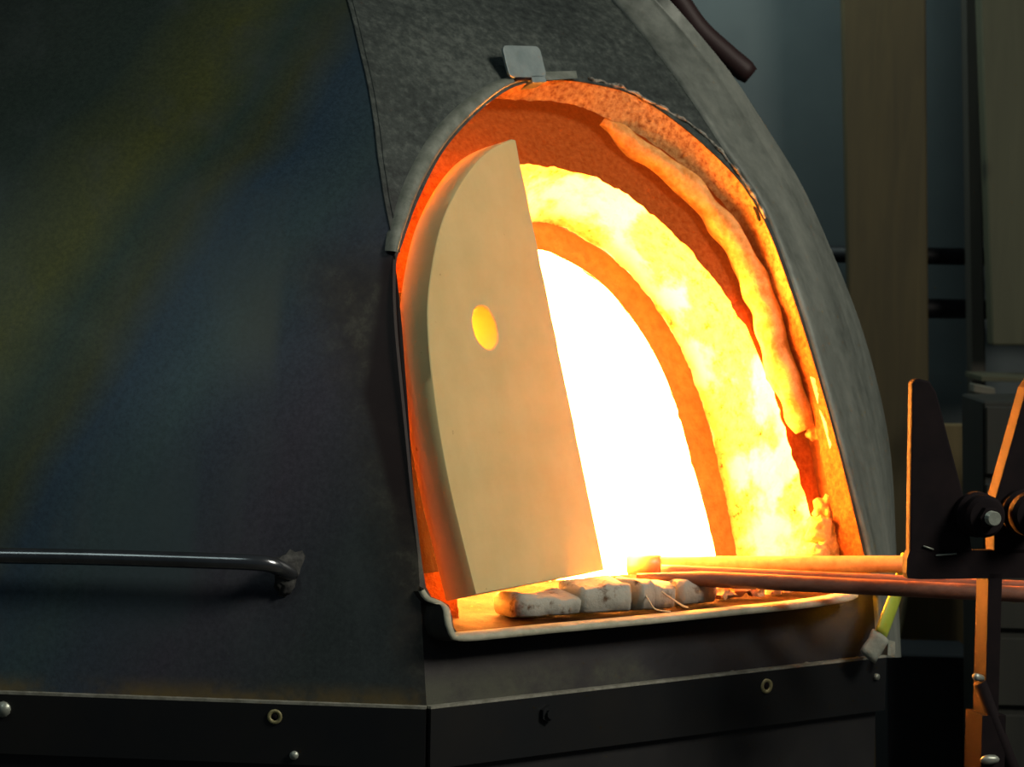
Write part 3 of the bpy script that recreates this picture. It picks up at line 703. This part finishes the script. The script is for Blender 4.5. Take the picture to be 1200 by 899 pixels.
tag(bevel(mk('fin', *prism(fin2, (0, 0.030, 0)), m_dark, stand, False), 0.002), 'leaning fin with an orange lit edge')
bar = [sp_(*p) for p in [(1066, 646), (1232, 644), (1232, 677), (1080, 679), (1064, 678), (1062, 672), (1063, 655)]]
mk('cross_bar', *prism(bar, (0, 0.016, 0)), m_dark, stand, False)
mk('weld_seam', *tube([sp_(1082, 640, -0.002), sp_(1094, 644, -0.002)], 0.0012, 6), m_steelbit, stand)
mk('weld_seam', *tube([sp_(1097, 651, -0.001), sp_(1121, 649, -0.001)], 0.0012, 6), m_steelbit, stand)
def roller(px, py, s):
    c = sp_(px, py); prof = [(0.004, 24), (-0.004, 27), (-0.014, 27), (-0.018, 24), (-0.020, 22), (-0.026, 25), (-0.040, 25), (-0.046, 21), (-0.047, 15)]
    L = []
    for y, r in prof:
        r *= 0.00118 * s; L.append([c + Vector((r * math.cos(a), y, r * math.sin(a))) for a in [2 * math.pi * i / 28 for i in range(28)]])
    ro = sharp(mk('roller_bearing', *loft(L, True, True), m_dark, stand))
    L = []
    for y, r in ((-0.044, 13), (-0.058, 13), (-0.0585, 9.5)) : L.append([c + Vector((r * .00118 * math.cos(a), y, r * .00118 * math.sin(a))) for a in [2 * math.pi * i / 6 for i in range(6)]])
    nut = mk('nut', *loft(L, True, True), m_dark, ro, False)
    L = []
    for i in range(13): L.append([c + Vector((rr * .00118 * math.cos(a), -0.056 - i * 0.0013, rr * .00118 * math.sin(a))) for rr in [8.6 if i % 2 else 7.6] for a in [2 * math.pi * q / 16 for q in range(16)]])
    tag(mk('bolt', *loft(L, True, True), m_steelbit, ro, False), 'threaded bolt end')
roller(1141, 602, 1.0); roller(1196, 600, 1.05)
# post, sleeve, brace, feet: square tube turned so that one side faces the fire
pc0 = sp_(1156, 800, 0.021)
ztop = sp_(1146, 672).z; zsl = sp_(1146, 838).z
tag(bevel(mk('post', *boxf((pc0.x, pc0.y, (ztop + zsl - 0.2) / 2), 0.021, 0.042, ztop - zsl + 0.2), m_dark, stand, False), 0.0015), 'square post lit orange on the fire side')
mk('sleeve', *boxf((pc0.x, pc0.y, zsl / 2 + 0.02), 0.036, 0.058, zsl - 0.04), m_dark, stand, False)
mk('clamp_screw', *tube([sp_(1150, 795, -0.002), sp_(1143, 793, -0.030)], 0.005, 10), m_steelbit, stand)
mk('brace', *tube([sp_(1148, 800, 0.0), sp_(1192, 915, 0.0), Vector((0.22, 0, 0.45)), Vector((0.30, 0, 0.02))], 0.010, 10), m_dark, stand)
mk('wing_nut', *lump(sp_(1160, 890, -0.012), 0.014, 0.006, 0.007, 0.3, 2, 2, 4), m_steelbit, stand)
for q in range(3):
    a = math.radians(30 + 120 * q); mk('foot', *tube([Vector((pc0.x, pc0.y, 0.06)), Vector((pc0.x + 0.3 * math.cos(a), pc0.y + 0.3 * math.sin(a), 0.014))], 0.013, 10), m_dark, stand)

# ------------------------------------------------------------------ boards and furniture against the back wall
def slab(name, pxs, Y, th, m, lab, cat, group=None, bev=0.004):
    P = [at_depth(x_, y_, Y) for x_, y_ in pxs]
    for p in P: p.z = max(p.z, 0.002)
    c = sum(P, Vector()) / len(P)
    o = mk(name, *prism([p - c for p in P], (0, th, 0)), m, None, False, c); bevel(o, bev, 1); return tag(o, lab, cat, group)
def down(px, py, Y, px2):                 # pixel row of the floor at depth Y
    return (px2, 282 + CAM_Z / Y * 3200)
fy = lambda Y: 288 + CAM_Z / Y * 3200
slab('wooden_board', [(984, -160), (1084, -160), (1090, 1290), (1008, 1290)], 6.42, 0.05, m_wood, 'tall brown wooden board with a dark knot, leaning upright right behind the dome', 'board', None)
slab('wooden_board', [(1143, -160), (1260, -160), (1260, 405), (1163, 405)], 6.30, 0.07, m_wood2, 'wide greenish wooden board hanging at the right edge of the frame', 'board', None)
slab('wooden_post', [(1128, -160), (1146, -160), (1160, 1390), (1143, 1390)], 6.40, 0.06, m_wood3, 'narrow dark wooden post beside the greenish board', 'post', None)
for y0, y1, lab in ((286, 306, 'upper black rod running along the wall behind the boards'), (346, 369, 'lower black rod running along the wall behind the boards')):
    Y = 6.55; a, b = at_depth(860, y0, Y), at_depth(1300, y0, Y); r = (y1 - y0) / 2 * Y / FPX
    zc_ = a.z - r; o = mk('wall_rod', *tube([(a.x, Y, zc_), (b.x, Y, zc_)], r, 14), m_rod); tag(o, lab, 'rod', 'black rods on the wall')
slab('low_wooden_screen', [(1100, 497), (1150, 497), (1150, 764), (1050, 764)], 5.95, 0.03, m_wood4, 'olive-brown low wooden screen behind the stand', 'screen', None)
slab('dark_box', [(1040, 766), (1146, 769), (1146, 1450), (1040, 1450)], 5.70, 0.22, m_box, 'blue-black box standing behind the furnace corner', 'box', None)
slab('wall_shelf', [(1150, 441), (1270, 444), (1270, 449), (1150, 447)], 6.15, 0.22, m_wood2, 'thin wooden shelf below the greenish board', 'shelf', None, 0.001)
slab('pale_block', [(1141, 450), (1166, 455), (1167, 464), (1141, 460)], 6.08, 0.06, m_block, 'small pale block sticking out under the shelf', 'block', None, 0.002)
cab = slab('dark_cabinet', [(1152, 470), (1290, 470), (1290, 1480), (1152, 1480)], 5.40, 0.26, m_cab, 'dark plank-fronted cabinet at the right behind the stand', 'cabinet', None)
cc = cab.location
for i in range(5):
    y0 = 476 + i * 90; q = [at_depth(x_, y_, 5.398) - cc for x_, y_ in ((1154, y0), (1288, y0 + 3), (1288, y0 + 84), (1154, y0 + 80))]
    bevel(mk('plank', *prism(q, (0, -0.012, 0)), m_cab, cab, False), 0.003, 1)
